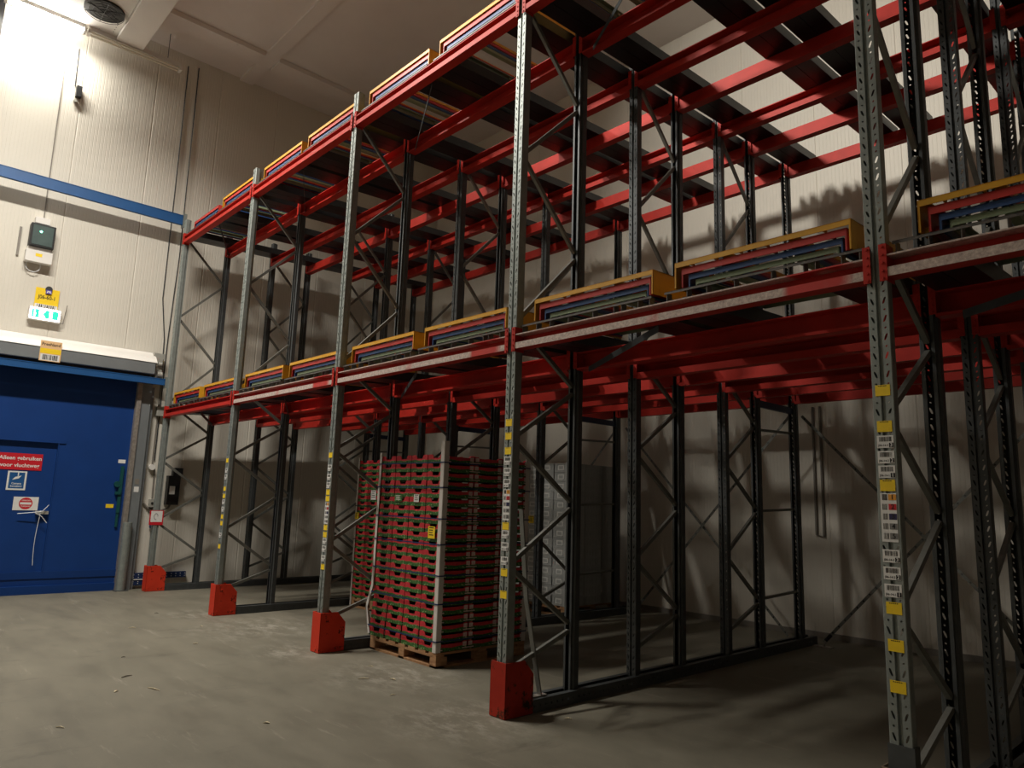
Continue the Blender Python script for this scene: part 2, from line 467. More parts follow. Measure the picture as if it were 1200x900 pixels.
# stickers on the aisle posts (drawn in the post's own coordinates)
yS = -PD / 2 - .002
def lab_yellow(post, z, w=.074, h=.058, dx=0):
    mb = MB(); mb.box(-w / 2 + dx, w / 2 + dx, yS, yS + .0015, z - h / 2, z + h / 2)
    mb.m = 1
    for k in range(5): mb.face([(dx - .022 + k * .009, yS - .0006, z + h * .36), (dx - .016 + k * .009, yS - .0006, z + h * .36), (dx - .016 + k * .009, yS - .0006, z + h * .44), (dx - .022 + k * .009, yS - .0006, z + h * .44)])
    o = mb.build('location_sticker', ['label_y', 'ink'], post, fix=False); o['label'] = 'plain yellow sticker'
def bars(mb, x0, x1, y, z0, z1, n, rnd):
    x = x0; p = (x1 - x0) / n
    for k in range(n):
        w = p * rnd.choice([.3, .5, .7])
        mb.face([(x, y, z0), (x + w, y, z0), (x + w, y, z1), (x, y, z1)]); x += p
def lab_white(post, z, digit, w=.082, h=.064):
    rnd = random.Random(int(z * 1000)); mb = MB(); mb.box(-w / 2, w / 2, yS, yS + .0015, z - h / 2, z + h / 2)
    mb.m = 1; bars(mb, -w * .36, w * .38, yS - .0006, z + .001, z + h * .4, 16, rnd)
    mb.face([(w * .22, yS - .0006, z - h * .46), (w * .48, yS - .0006, z - h * .46), (w * .48, yS - .0006, z - h * .1), (w * .22, yS - .0006, z - h * .1)])
    put_text(mb, 'J06-14-' + digit, (-w * .13, yS - .0006, z - h * .3), (1, 0, 0), (0, 0, 1), .0145)
    mb.m = 0; put_text(mb, digit, (w * .35, yS - .0012, z - h * .28), (1, 0, 0), (0, 0, 1), .026)
    o = mb.build('barcode_sticker', ['label_w', 'ink'], post, fix=False); o['label'] = 'white barcode sticker'
def lab_strip(post, zt, zb, w=.078):
    rnd = random.Random(5); mb = MB(); mb.box(-w / 2, w / 2, yS, yS + .0015, zb, zt)
    n = 5; rh = (zt - zb) / n
    for k, mi in enumerate((2, 3, 4, 5, 5)):
        z1 = zt - k * rh - rh * .1; z0 = z1 - rh * .62
        mb.m = 1; bars(mb, -w * .38, -w * .06, yS - .0006, z0, z1, 7, rnd)
        mb.m = mi; mb.face([(0, yS - .0006, z0), (w * .48, yS - .0006, z0), (w * .48, yS - .0006, z1), (0, yS - .0006, z1)])
        mb.m = 1; put_text(mb, str(k + 1), (w * .25, yS - .0012, (z0 + z1) / 2), (1, 0, 0), (0, 0, 1), .034)
    o = mb.build('number_strip', ['label_w', 'ink', 'l_or', 'l_rd', 'l_nv', 'l_gy'], post, fix=False); o['label'] = 'white strip with coloured numbers one to five'
SEQ = {
 4: [('y', 2.27), ('y', 2.08), ('w', 2.0, '3'), ('w', 1.92, '2'), ('w', 1.845, '1'), ('y', 1.775), ('s', 1.735, 1.49), ('w', 1.42, '3'), ('w', 1.335, '2'), ('w', 1.25, '1'), ('y', 1.165), ('y', .985), ('y', .79)],
 3: [('y', 2.27), ('y', 2.16), ('y', 2.04), ('w', 1.96, '3'), ('w', 1.87, '2'), ('w', 1.78, '1'), ('s', 1.73, 1.485), ('y', 1.44), ('w', 1.375, '3'), ('w', 1.28, '2'), ('w', 1.17, '1'), ('y', 1.08), ('y', .91)],
 2: [('y', 2.08), ('w', 1.94, '3'), ('w', 1.84, '2'), ('w', 1.75, '1'), ('y', 1.675), ('y', 1.605), ('s', 1.565, 1.335), ('y', 1.295), ('y', 1.22), ('w', 1.15, '3'), ('w', 1.07, '2'), ('w', .97, '1'), ('y', .88)],
 1: [('y', 2.08), ('w', 1.94, '3'), ('w', 1.85, '2'), ('y', 1.69), ('y', 1.59), ('w', 1.51, '2'), ('w', 1.41, '1'), ('y', 1.31), ('y', 1.22), ('w', 1.06, '1'), ('y', .91)],
}
for i, seq in SEQ.items():
    p = front_post(i)
    for e in seq:
        if e[0] == 'y': lab_yellow(p, e[1])
        elif e[0] == 'w': lab_white(p, e[1], e[2])
        else: lab_strip(p, e[1], e[2])

# ------------------------------------------------------------------ crossbeams
def beam_top(level, k):
    if k == 0: return (3.0, 6.095)[level]
    return (2.97, 6.07)[level] + .043 * (PY[k] - .75)
def make_beam_meshes():
    """kind 0: shallow aisle beam, kind 1: deep channel open to the aisle, kind 2: deep channel with its web to the aisle"""
    out = {}
    for kind, h in ((0, .122), (1, .155), (2, .155), (3, .16)):
        L = BAY - PW - .004; x0, x1 = -L / 2, L / 2
        mb = MB()
        d = .05
        if kind in (0, 1, 3):
            lip = {0: .05, 1: .062, 3: .02}[kind]
            mb.m = 1; mb.box(x0, x1, -d, .05, -.009, 0); mb.m = 0      # top flange
            mb.box(x0, x1, .042, .049, -h + .006, -.009)              # web set back
            mb.box(x0, x1, -d, .05, -h, -h + .008)                 # bottom flange
            mb.m = 1
            mb.hexa([(x0, -d, -h), (x1, -d, -h), (x1, -d + .006, -h), (x0, -d + .006, -h), (x0, -d - .001, -h + lip), (x1, -d - .001, -h + lip), (x1, -d + .006, -h + lip), (x0, -d + .006, -h + lip)])
        else:
            mb.box(x0, x1, -.03, -.022, -h, 0)
            mb.box(x0, x1, -.022, d, -.009, 0)
            mb.hexa([(x0, -.055, -h - .006), (x1, -.055, -h - .006), (x1, d, -h), (x0, d, -h), (x0, -.055, -h + .002), (x1, -.055, -h + .002), (x1, d, -h + .008), (x0, d, -h + .008)])
            mb.box(x0, x1, -.058, -.05, -h - .006, -h + .028)
        out[kind] = [mb.mesh('channel', ['red', 'scuff']), mb.mesh('channel', ['red', 'red'])]
    # end plates: angle hooked round the post corner, with bolts
    pl = {}
    for s in (-1, 1):
        mb = MB(); L = BAY - PW - .004; xe = s * L / 2
        a, b = sorted((xe, xe + s * .034)); mb.box(a, b, -.055, -.049, -.145, .06)     # leaf on the post face
        a, b = sorted((xe, xe - s * .006)); mb.box(a, b, -.055, .05, -.145, .06)       # leaf along the post side
        for z in (.045, .0, -.045, -.09, -.13):
            c = xe + s * .017; mb.tube([(c, -.055, z), (c, -.061, z)], .007, 6)
        pl[s] = mb.mesh('end_plate', 'red')
    return out, pl
bm_me, pl_me = make_beam_meshes()
LEVEL = ['lower', 'upper']
for lv in (0, 1):
    for b in range(5):
        xm = (FX[b] + FX[b + 1]) / 2; sx = (FX[b + 1] - FX[b] - PW - .004) / (BAY - PW - .004)
        for k, y in enumerate(PY):
            kind = 0 if k == 0 else (1 if k in (2, 4) else (3 if k == 1 else 2))
            lab = 'red %s crossbeam, %s from the aisle, %s' % (LEVEL[lv], ORD[k], BAYNAME[b])
            if k == 0: lab = 'red %s crossbeam along the aisle edge, %s' % (LEVEL[lv], BAYNAME[b])
            if k == 0 and lv == 0 and b > 0: lab = 'red lower crossbeam scuffed bare along the aisle edge, %s' % BAYNAME[b]
            t = thing('crossbeam', lab, 'rack beam', (xm, y - (.012 if k == 0 else 0), beam_top(lv, k)), 'red rack crossbeams')
            scuff = lv == 0 and k == 0 and b > 0
            ch = obj('channel', bm_me[kind][0 if scuff else 1], t); ch.scale = (sx, 1, 1)
            if scuff: ch['label'] = 'red channel with paint scraped off its lower lip'
            for s in (-1, 1):
                o = obj('end_plate', pl_me[s], t); o.scale = (sx, 1, 1)

# ------------------------------------------------------------------ lane tracks and nested carts
SL = .043
def lane_meshes():
    mb = MB()
    # one rail strip: double-flanged channel, 0.165 wide; front end at y=.05
    w, h, ya, yb = .152, .105, .055, 5.06
    def z(y, d): return SL * (y - .75) + d
    def slab(x0, x1, d0, d1):
        mb.hexa([(x0, ya, z(ya, d0)), (x1, ya, z(ya, d0)), (x1, yb, z(yb, d0)), (x0, yb, z(yb, d0)), (x0, ya, z(ya, d1)), (x1, ya, z(ya, d1)), (x1, yb, z(yb, d1)), (x0, yb, z(yb, d1))])
    slab(0, w, .001, .007); slab(0, .006, .007, h); slab(w - .006, w, .007, h); slab(w * .36, w * .42, .007, h * .8)
    slab(.006, .04, h - .006, h); slab(w - .04, w - .006, h - .006, h)
    rail = mb.mesh('rail', 'black')
    return rail
rail_me = lane_meshes()
STRIPS = [.065, .222, 1.095, 1.252]                     # left edges of the four strips, measured from the lane's frame side
def lane_x(b, ln):
    """left edge of a lane; lanes mirror about the bay centre"""
    return FX[b] if ln == 0 else FX[b] + BAY / 2
CARTS = [('yellow', 'yellow', 'yellow'), ('red', 'cartred', 'red'), ('blue', 'cartblue', 'blue'), ('grey-green', 'cartgreen', 'grey-green')]
def cart_proto(i):
    """nested push-back cart: angle-iron ring with side cheeks and a centre bar; x from 0 to lane width"""
    col, mat, _ = CARTS[i]
    x0, x1 = .20 + .045 * i, 1.385 - .03 * i
    top = (.285, .24, .192, .152)[i]; y0, y1 = .014 + .016 * i, 1.15 - .05 * i
    root = thing('pallet_cart', '', 'cart')
    lo = .105
    fb = (.036, .044, .036, .034)[i]
    zz = lambda y: SL * (y - .05)
    def tilt(mb): mb.v = [(x, y, zv + zz(y)) for x, y, zv in mb.v]; return mb
    m = MB().box(x0, x1, y0, y0 + .006, top - fb, top).box(x0, x1, y0, y0 + .06, top - .006, top)
    for k in range(6): m.box(x0 + .12 + k * .18, x0 + .13 + k * .18, y0 + .006, y0 + .05, top - fb, top - .006)
    for xx in (x0, x1 - .012): m.box(xx, xx + .012, y0, y0 + .006, lo, top - fb)
    tilt(m).build('front_bar', mat, root)
    m = MB().box(x0, x1, y1 - .006, y1, top - .05, top).box(x0, x1, y1 - .07, y1, top - .006, top)
    tilt(m).build('rear_bar', mat, root)
    for s, xx in ((1, x0), (-1, x1)):
        m = MB(); a, b = sorted((xx, xx + s * .006)); m.box(a, b, y0, y1, lo, top - .001)
        a, b = sorted((xx, xx + s * .045)); m.box(a, b, y0 + .06, y1 - .07, top - .007, top - .001)
        for yy in (y0 + .1, y1 - .12):
            m.tube([(xx - s * .002, yy, lo + .03), (xx + s * .03, yy, lo + .03)], .022, 8)
        tilt(m).build('side_cheek', mat, root)
    xm = (x0 + x1) / 2
    tilt(MB().box(xm - .25, xm - .2, y0 + .06, y1 - .07, top - .03, top - .002)).build('inner_bar', mat, root)
    tilt(MB().box(xm + .2, xm + .25, y0 + .06, y1 - .07, top - .03, top - .002)).build('inner_bar', mat, root)
    return root
protos = [cart_proto(i) for i in range(4)]
used = [False] * 4
LANE = ['left lane', 'right lane']
stop_me = MB()
stop_me.box(.075, 1.39, -.012, .012, .078, .083).box(.075, 1.39, -.012, -.008, .066, .083)
for k in (0.09, .25, .40, .60, .85, 1.05, 1.12, 1.27, 1.37): stop_me.box(k, k + .005, -.008, .05, .002, .078)
stop_me = stop_me.mesh('stop_bar', 'stopsteel')
for lv in (0, 1):
    for b in range(5):
        for ln in (0, 1):
            x = lane_x(b, ln); zb = (2.97, 6.07)[lv]; zc = (3.0, 6.095)[lv]
            t = thing('lane_track', 'black roller tracks of the %s, %s deck, %s' % (LANE[ln], LEVEL[lv], BAYNAME[b]), 'rack track', (x, 0, zb), 'black lane tracks')
            for k, s in enumerate(STRIPS):
                o = obj('rail', rail_me, t, (s if ln == 0 else BAY / 2 - s - .152, 0, 0))
            sb = obj('stop_bar', stop_me, t, (0 if ln == 0 else -.02, .0, zc - zb)); sb['label'] = 'worn grey stop bar'
            for i in range(4):
                if lv == 1 and b == 0 and ln == 0 and i == 0: continue
                r = protos[i] if not used[i] else copy_tree(protos[i]); used[i] = True
                r.location = (x + (.0 if ln == 0 else -.08), 0, zc)
                r['label'] = '%s nested pallet cart in the %s, %s deck, %s' % (CARTS[i][0], LANE[ln], LEVEL[lv], BAYNAME[b])
                r['group'] = '%s pallet carts' % CARTS[i][0]

# plan bracing between the aisle beam and the second beam
for lv in (0, 1):
    for b in range(5):
        x = FX[b]; z = beam_top(lv, 1) - .17
        mb = MB().bar((x + 1.40, .06, z + .06), (x + .20, .70, z), .004, .05)
        o = mb.build('flat_brace', 'dark'); tag(o, 'dark flat brace under the %s deck edge, %s' % (LEVEL[lv], BAYNAME[b]), 'brace', 'plan braces')
# spine bracing at the rear of the rack
def spine(x0, z0, x1, z1, lab, foot=False):
    o = thing('spine_brace', lab, 'brace', (x0, 5.10, 0), 'rear spine braces')
    mb = MB(); n = 34
    a, b = Vector((0, 0, z0)), Vector((x1 - x0, 0, z1)); d = (b - a) / n; u = Vector((0, 1, 0)).cross(d).normalized() * .018
    mb.bar(a, b, .003, .036, (0, 0, 1))
    mb.m = 1
    for k in range(n):
        c = a + d * (k + .5); q = d.normalized() * .009; w = u * .45
        for yy in (-.0022, .0022):
            mb.face([c - q - w + Vector((0, yy, 0)), c + q - w + Vector((0, yy, 0)), c + q + w + Vector((0, yy, 0)), c - q + w + Vector((0, yy, 0))])
    mb.build('strip', ['brace', 'blk'], o, fix=False)
    if foot:
        MB().tube([a + d * .3, a + d * 1.2], .022, 8).build('turnbuckle', 'blk', o)
        MB().box(-.12, .1, -.05, .05, 0, .012).tube([(0, 0, .01), a + d * .4], .012, 6).build('foot_plate', 'steel', o)
    return o
for b in range(1, 4):
    xa, xb = FX[b] + .22, FX[b + 1] - .1
    spine(xa, .06, xb, 2.9, 'perforated spine brace rising to the right behind the %s' % BAYNAME[b], True)
    o = spine(FX[b] + .02, 2.86, FX[b + 1] - .25, .06, 'perforated spine brace falling to the right behind the %s' % BAYNAME[b])
    o.location.y = 5.13
    # bolt both to the rear posts
# ------------------------------------------------------------------ pallets and crates
def pallet(loc, wx, dy, label):
    t = thing('pallet', label, 'pallet', loc, 'wooden pallets')
    for k in range(3):                                   # bottom boards run along y
        x = (0, wx / 2 - .05, wx - .1)[k]
        MB().box(x, x + .1, 0, dy, .0, .02).build('bottom_board', 'wood', t)
        for y in (0, dy / 2 - .07, dy - .14):
            MB().box(x if k != 2 else x, x + .1, y, y + .14, .02, .1).build('block', 'wood', t, bevel=.003)
    for y in (0, dy / 2 - .05, dy - .1): MB().box(0, wx, y, y + .1, .1, .122).build('stringer_board', 'wood', t)
    MB().box(0, wx, 0, .1, .0, .02).build('bottom_board', 'wood', t, loc=(0, 0, 0.0005))
    n = 7; w = .12; g = (wx - w) / (n - 1)
    for k in range(n): MB().box(k * g, k * g + w, 0, dy, .122, .144).build('deck_board', 'wood', t)
    return t

CW, CD, CH = .294, .398, .0885
def crate_mesh(w=CW, d=CD, h=CH):
    mb = MB(); t = .007; gz = h * .42
    w -= .004; d -= .004
    def panel(tf, L, notch):
        # green printed foot, red body with hand notch
        mb.m = 1; mb.prism([tf(0, 0), tf(L, 0), tf(L, gz), tf(L * .8, gz * 1.18), tf(L * .5, gz * .9), tf(L * .2, gz * 1.18), tf(0, gz)], tf.d)
        mb.m = 0
        if notch:
            mb.prism([tf(0, gz), tf(L * .2, gz * 1.18), tf(L * .5, gz * .9), tf(L * .8, gz * 1.18), tf(L, gz), tf(L, h * .99), tf(L * .94, h * 1.06), tf(L * .76, h * 1.06), tf(L * .71, h * .93), tf(L * .66, h * .6), tf(L * .34, h * .6), tf(L * .29, h * .93), tf(L * .24, h * 1.06), tf(L * .06, h * 1.06), tf(0, h * .99)], tf.d)
        else:
            mb.prism([tf(0, gz), tf(L * .2, gz * 1.18), tf(L * .5, gz * .9), tf(L * .8, gz * 1.18), tf(L, gz), tf(L, h * .99), tf(L * .88, h * .99), tf(L * .82, h * .8), tf(L * .18, h * .8), tf(L * .12, h * .99), tf(0, h * .99)], tf.d)
    class TF:
        def __init__(s, f, d): s.f = f; s.d = d
        def __call__(s, u, z): return s.f(u, z)
    panel(TF(lambda u, z: (u, 0, z), (0, t, 0)), w, True)
    panel(TF(lambda u, z: (u, d - t, z), (0, t, 0)), w, True)
    panel(TF(lambda u, z: (0, u, z), (t, 0, 0)), d, False)
    panel(TF(lambda u, z: (w - t, u, z), (t, 0, 0)), d, False)
    mb.m = 1; mb.box(0, w, 0, d, 0, .004)
    mb.m = 2
    for y0 in (.008, d - .06):                           # pale printed corner tabs on the long side
        mb.box(w, w + .0012, y0, y0 + .05, h * .4, h * .86)
        mb.box(w - .001, w + .004, y0 - .004, y0 + .07, h * .16, h * .26)
    return mb.mesh('fruit_crate', ['c_red', 'c_green', 'c_lab'])
crate_me = crate_mesh()
def put_crate(me, name, x, y, z, label, cat, group, j=.003):
    o = bpy.data.objects.new(name, me); C.objects.link(o)
    o.location = (x + random.uniform(-j, j) * .6, y + random.uniform(-j, j), z); o.rotation_euler = (0, 0, random.uniform(-.004, .004))
    return tag(o, label, cat, group)

COLS4 = ['leftmost', 'second', 'third', 'rightmost']
# stack 1: near pallet
S1 = (-2.752, .52)
pallet((S1[0], S1[1], 0), 1.19, 1.2, 'brown wooden pallet under the near stack of red crates')
for r in range(22):
    z = .1445 + r * CH
    for c in range(4):
        lean = -.05 * max(0, (4 - r)) / 4 * (1 - c / 3)
        put_crate(crate_me, 'fruit_crate', S1[0] + .007 + c * .295 + lean, S1[1] + .005, z, 'red green fruit crate, %s column of near stack front, %s layer up' % (COLS4[c], ORD[r]), 'crate', 'crates in the near stack')
    for c in (1, 2):
        put_crate(crate_me, 'fruit_crate', S1[0] + .007 + 3 * .295, S1[1] + .005 + c * .398, z, 'red green fruit crate, near stack right side, %s back from corner, %s layer up' % (ORD[c], ORD[r]), 'crate', 'crates in the near stack')
# stack 2: behind, in the next bay
S2 = (-5.60, 1.95)
pallet((S2[0], S2[1], 0), 1.19, 1.2, 'wooden pallet under the rear stack of red crates')
H2 = (2.19 - .1445) / 23
for r in range(23):
    for c in range(4):
        put_crate(crate_me, 'fruit_crate', S2[0] + .007 + c * .295, S2[1] + .005, .1445 + r * H2, 'red green fruit crate, %s column of rear red stack, %s layer up' % (COLS4[c], ORD[r]), 'crate', 'crates in the rear red stack').scale.z = H2 / CH * .999
# stack 3: grey crates by the back wall
def grey_crate(w=.293, d=.396, h=.139):
    mb = MB(); t = .01
    for f, L, dv in ((lambda u, z: (u, 0, z), w, (0, t, 0)), (lambda u, z: (u, d - t, z), w, (0, t, 0)), (lambda u, z: (0, u, z), d, (t, 0, 0)), (lambda u, z: (w - t, u, z), d, (t, 0, 0))):
        mb.m = 0
        mb.prism([f(0, 0), f(L, 0), f(L, h * .2), f(0, h * .2)], dv)
        mb.prism([f(0, h * .84), f(L, h * .84), f(L, h), f(0, h)], dv)
        n = 6
        for k in range(n + 1):
            u = k * (L - .012) / n; mb.prism([f(u, h * .2), f(u + .012, h * .2), f(u + .012, h * .84), f(u, h * .84)], dv)
        ins = Vector(dv) * .45
        mb.prism([tuple(Vector(f(.01, h * .2)) + ins), tuple(Vector(f(L - .01, h * .2)) + ins), tuple(Vector(f(L - .01, h * .84)) + ins), tuple(Vector(f(.01, h * .84)) + ins)], tuple(Vector(dv) * .3))
    mb.box(0, w, 0, d, 0, .006)
    mb.m = 1; mb.box(w * .28, w * .72, -.002, .003, h * .26, h * .8)
    mb.m = 0; mb.box(w * .36, w * .64, -.003, .003, h * .36, h * .68)
    mb.box(0, w, 0, d, h * .9, h * .91)
    return mb.mesh('plastic_crate', ['cgrey', 'cgrey2'])
gc = grey_crate()
S3 = (-4.25, 4.0)
pallet((S3[0], S3[1], 0), 1.19, 1.2, 'wooden pallet under the grey plastic crates by the back wall')
for r in range(15):
    z = .1445 + r * .1395
    for c in range(4): put_crate(gc, 'plastic_crate', S3[0] + .006 + c * .2955, S3[1] + .005, z, 'grey plastic crate, %s column of grey stack front, %s layer up' % (COLS4[c], ORD[r]), 'crate', 'grey crates by the back wall', .002)
    for c in (1, 2): put_crate(gc, 'plastic_crate', S3[0] + .006 + 3 * .2955, S3[1] + .005 + c * .398, z, 'grey plastic crate, right side of grey stack, %s back from corner, %s layer up' % (ORD[c], ORD[r]), 'crate', 'grey crates by the back wall', .002)
# corner protectors
def angle_strip(pts, sx, sy, leg=.055, t=.004):
    mb = MB()
    for (a, b) in zip(pts, pts[1:]):
        a, b = Vector(a), Vector(b)
        for v, n in ((Vector((sx * leg, 0, 0)), Vector((0, -sy * t, 0))), (Vector((0, sy * leg, 0)), Vector((-sx * t, 0, 0)))):
            mb.hexa([a, a + v, a + v + n, a + n, b, b + v, b + v + n, b + n])
    return mb
o = angle_strip([(-1.563, .514, .146), (-1.563, .514, 2.23)], -1, 1).build('corner_protector', 'card'); tag(o, 'tall pale corner strip on the front right edge of the near crate stack', 'corner strip', 'pale corner strips')
o = angle_strip([(-2.80, .514, .16), (-2.84, .514, .30), (-2.88, .514, .43), (-2.785, .514, .68), (-2.758, .514, 2.14)], 1, 1, .04).build('corner_protector', 'card'); tag(o, 'bent pale corner strip on the front left edge of the near crate stack', 'corner strip', 'pale corner strips')
o = angle_strip([(-1.563, 1.726, .146), (-1.563, 1.726, 2.12)], -1, -1).build('corner_protector', 'card'); tag(o, 'pale corner strip at the back right edge of the near crate stack', 'corner strip', 'pale corner strips')
o = angle_strip([(-5.607, 1.944, .02), (-5.607, 1.944, 2.24)], 1, 1, .04).build('corner_protector', 'card'); tag(o, 'pale corner strip on the left edge of the rear red crate stack', 'corner strip', 'pale corner strips')
o = angle_strip([(-3.05, 3.994, .15), (-3.05, 3.994, 2.26)], -1, 1, .05).build('corner_protector', 'cgrey'); tag(o, 'grey corner strip on the stack of grey plastic crates', 'corner strip', 'pale corner strips')
def strap_loop(x0, x1, y0, y1, z, mat, label, grp, hw=.006):
    mb = MB(); e = .004
    for a, b in (((x0 - e, y0 - e), (x1 + e, y0 - e)), ((x1 + e, y0 - e), (x1 + e, y1 + e)), ((x1 + e, y1 + e), (x0 - e, y1 + e)), ((x0 - e, y1 + e), (x0 - e, y0 - e))):
        mb.bar((a[0], a[1], z), (b[0], b[1], z), .002, hw * 2)
    o = mb.build('strap', mat); tag(o, label, 'strap', grp)
ZS = [.25, .607, .88, 1.185, 1.44, 1.755, 2.01]
for k, z in enumerate(ZS):
    strap_loop(-2.768 - (.03 if k == 0 else 0), -1.557, .508, 1.732, z, 'strap', 'blue plastic strap round the near crate stack, %s from the bottom' % ORD[k], 'blue straps on the near stack')
for k, z in enumerate((.5, 1.0, 1.5, 2.0)):
    strap_loop(-5.612, -4.405, 1.938, 3.15, z, 'strapk', 'dark strap round the rear red crate stack, %s from the bottom' % ORD[k], 'dark straps on the rear stack')
# paper tags on stacks
def sheet(name, x0, x1, y, z0, z1, mats, label, cat, ink=True, grp=None):
    mb = MB().box(x0, x1, y - .0012, y, z0, z1)
    if ink:
        mb.m = 1; rnd = random.Random(int(x0 * 999)); n = 4; dz = (z1 - z0) / (n + 1)
        for k in range(n):
            zz = z1 - dz * (k + .75); a = x0 + (x1 - x0) * .15; bb = x0 + (x1 - x0) * rnd.uniform(.6, .88)
            mb.face([(a, y - .0016, zz), (bb, y - .0016, zz), (bb, y - .0016, zz + dz * .4), (a, y - .0016, zz + dz * .4)])
    o = mb.build(name, mats, fix=False); tag(o, label, cat, grp); return o
sheet('pallet_tag', -1.77, -1.655, .505, 1.24, 1.36, ['label_y', 'ink'], 'yellow paper tag on the front of the near crate stack', 'tag')
sheet('pallet_tag', -2.42, -2.28, .512, 1.60, 1.67, ['c_green', 'label_w'], 'green label on the front of the near crate stack', 'tag')
sheet('pallet_tag', -2.06, -1.97, .512, 1.60, 1.68, ['label_w', 'ink'], 'small white label right of the green one on the near stack', 'tag')
sheet('pallet_tag', -5.60, -5.50, 1.936, 1.30, 1.40, ['label_y', 'ink'], 'yellow tag at the left edge of the rear red crate stack', 'tag')
sheet('pallet_tag', -5.20, -5.06, 1.946, 1.60, 1.74, ['label_w', 'ink'], 'crumpled white label on the front of the rear red stack', 'tag')
sheet('pallet_tag', -3.87, -3.76, 3.990, 1.32, 1.43, ['label_y', 'ink'], 'yellow tag on the grey plastic crate stack', 'tag')
# loose bar leaning behind the aisle post of the fourth frame
o = thing('bent_bar', 'bent grey steel bar leaning behind the aisle post, right of the near crates', 'steel bar', (0.02, .36, .112))
MB().bar((.005, .0, .004), (-.045, -.13, .75), .012, .045, (1, 0, 0)).bar((-.045, -.13, .75), (-.05, -.21, 1.46), .012, .045, (1, 0, 0)).build('bar', 'brace', o)
MB().box(-.03, .03, -.16, .06, -.011, .0).build('foot', 'steel', o)

# ------------------------------------------------------------------ the door side
X0 = XW
d = bpy.data.objects.new('door_1', None); C.objects.link(d); d['kind'] = 'structure'; d.location = (X0, -2.9, 0)
def dp(mb, name, mat, **kw): return mb.build(name, mat, d, loc=(0, 2.9, 0), **kw)
yR = -.43; yWr, yWl = -1.475, -2.62; zW = 2.33
mb = MB().box(.02, .07, -5.4, yR, zW, 3.62).box(.02, .07, yWr, yR, .34, zW).box(.02, .07, -5.4, yWl, .34, zW)
dp(mb, 'leaf', 'blue')
mb = MB().box(.07, .085, yWl - .06, yWr + .1, zW, zW + .065).box(.07, .08, yWr, yWr + .012, .34, zW)
dp(mb, 'wicket_trim', 'blue')
w_ = dp(MB().box(.012, .03, yWl, yWr, .34, zW), 'wicket_leaf', 'blue')
# dented kick rails along the bottom
mb = MB()
for (za, zb, xo) in ((.23, .34, .09), (.12, .235, .07), (.0, .125, .10)):
    n = 24; ys = [-5.4 + (5.0) * k / n for k in range(n + 1)]
    for ya, yb in zip(ys, ys[1:]):
        f = lambda y: xo - .045 * math.exp(-((y + 1.9) / .6) ** 2) * (1 if xo != .10 else .3)
        mb.hexa([(.0, ya, za), (f(ya), ya, za), (f(yb), yb, za), (0, yb, za), (.0, ya, zb), (f(ya) + .01, ya, zb), (f(yb) + .01, yb, zb), (0, yb, zb)])
dp(mb, 'kick_rail', 'blue')
mb = MB().box(0, .17, yR + .0, yR + .07, 0, 3.58); dp(mb, 'jamb', 'steel')
mb = MB().box(0, .14, yR + .07, -.20, 0, 3.52).box(0, .09, -.20, -.145, 0, 3.4); dp(mb, 'door_frame', 'frame')
mb = MB().bar((.10, -.51, 1.25), (.10, -.51, 2.02), .05, .02, (1, 0, 0)).box(.07, .13, -.58, -.5, 1.55, 1.6).tube([(.07, -.56, 1.72), (.115, -.56, 1.72)], .05, 12).box(.07, .10, -.525, -.49, 1.02, 1.25)
h_ = dp(mb, 'pull_handle', 'green_h'); h_['label'] = 'dark green upright handle'
mb = MB().box(.03, .09, -1.66, -1.49, 1.215, 1.265); dp(mb, 'latch_bar', 'chrome')
# shutter housing over the door
t = thing('shutter_housing', 'long grey shutter housing with cream top over the blue door', 'shutter box', (X0 + .012, -2.9, 3.5))
MB().box(.0, .32, -2.5, 2.66, .10, .30).build('front_cover', 'frame', t, bevel=.01)
MB().hexa([(0, -2.5, .30), (.33, -2.5, .30), (.33, 2.68, .30), (0, 2.68, .30), (0, -2.5, .52), (.24, -2.5, .40), (.24, 2.68, .40), (0, 2.68, .52)]).build('top_cover', 'white', t)
MB().box(.02, .26, -2.5, 2.60, .0, .10).build('shaded_gap', 'blk', t)  # black box standing in for the shaded gap under the housing
mb = MB().box(.05, .2, 2.70, 2.80, .05, .42).box(.02, .1, 2.72, 2.86, .0, .16).tube([(.22, 2.72, .12), (.22, 2.80, .12)], .05, 10).tube([(.22, 2.72, .30), (.22, 2.78, .30)], .035, 10)
mb.box(.06, .16, 2.66, 2.84, .40, .50)
m_ = mb.build('motor_bracket', 'chrome', t)
# blue tie bars from the first frame across the door
for z, lab in ((6.34, 'upper blue tie bar running left from the first rack post'), (3.43, 'lower blue tie bar crossing in front of the shutter housing')):
    t = thing('tie_bar', lab, 'tie bar', (-8.80, -.06, z), 'blue tie bars')
    hgt = .18 if z > 5 else .11
    MB().box(-.03, .03, -5.2, .0, 0, .012).box(-.03, .03, -5.2, .0, hgt - .012, hgt).box(.012, .024, -5.2, 0, .012, hgt - .012).build('beam', 'blue2', t)
    MB().box(-.045, .05, -.012, .0, -.05, hgt + .03).box(.03, .045, -.012, .05, -.05, hgt + .03).build('bracket', 'galv', t)
# bollard
t = thing('bollard', 'grey steel pipe post standing at the right side of the blue door', 'bollard', (-8.93, -.36, 0))
MB().tube([(0, 0, .01), (0, 0, 1.10)], .07, 20).build('pipe', 'galv', t, smooth=False)
MB().box(-.1, .1, -.1, .1, 0, .01).build('base_plate', 'dark', t)
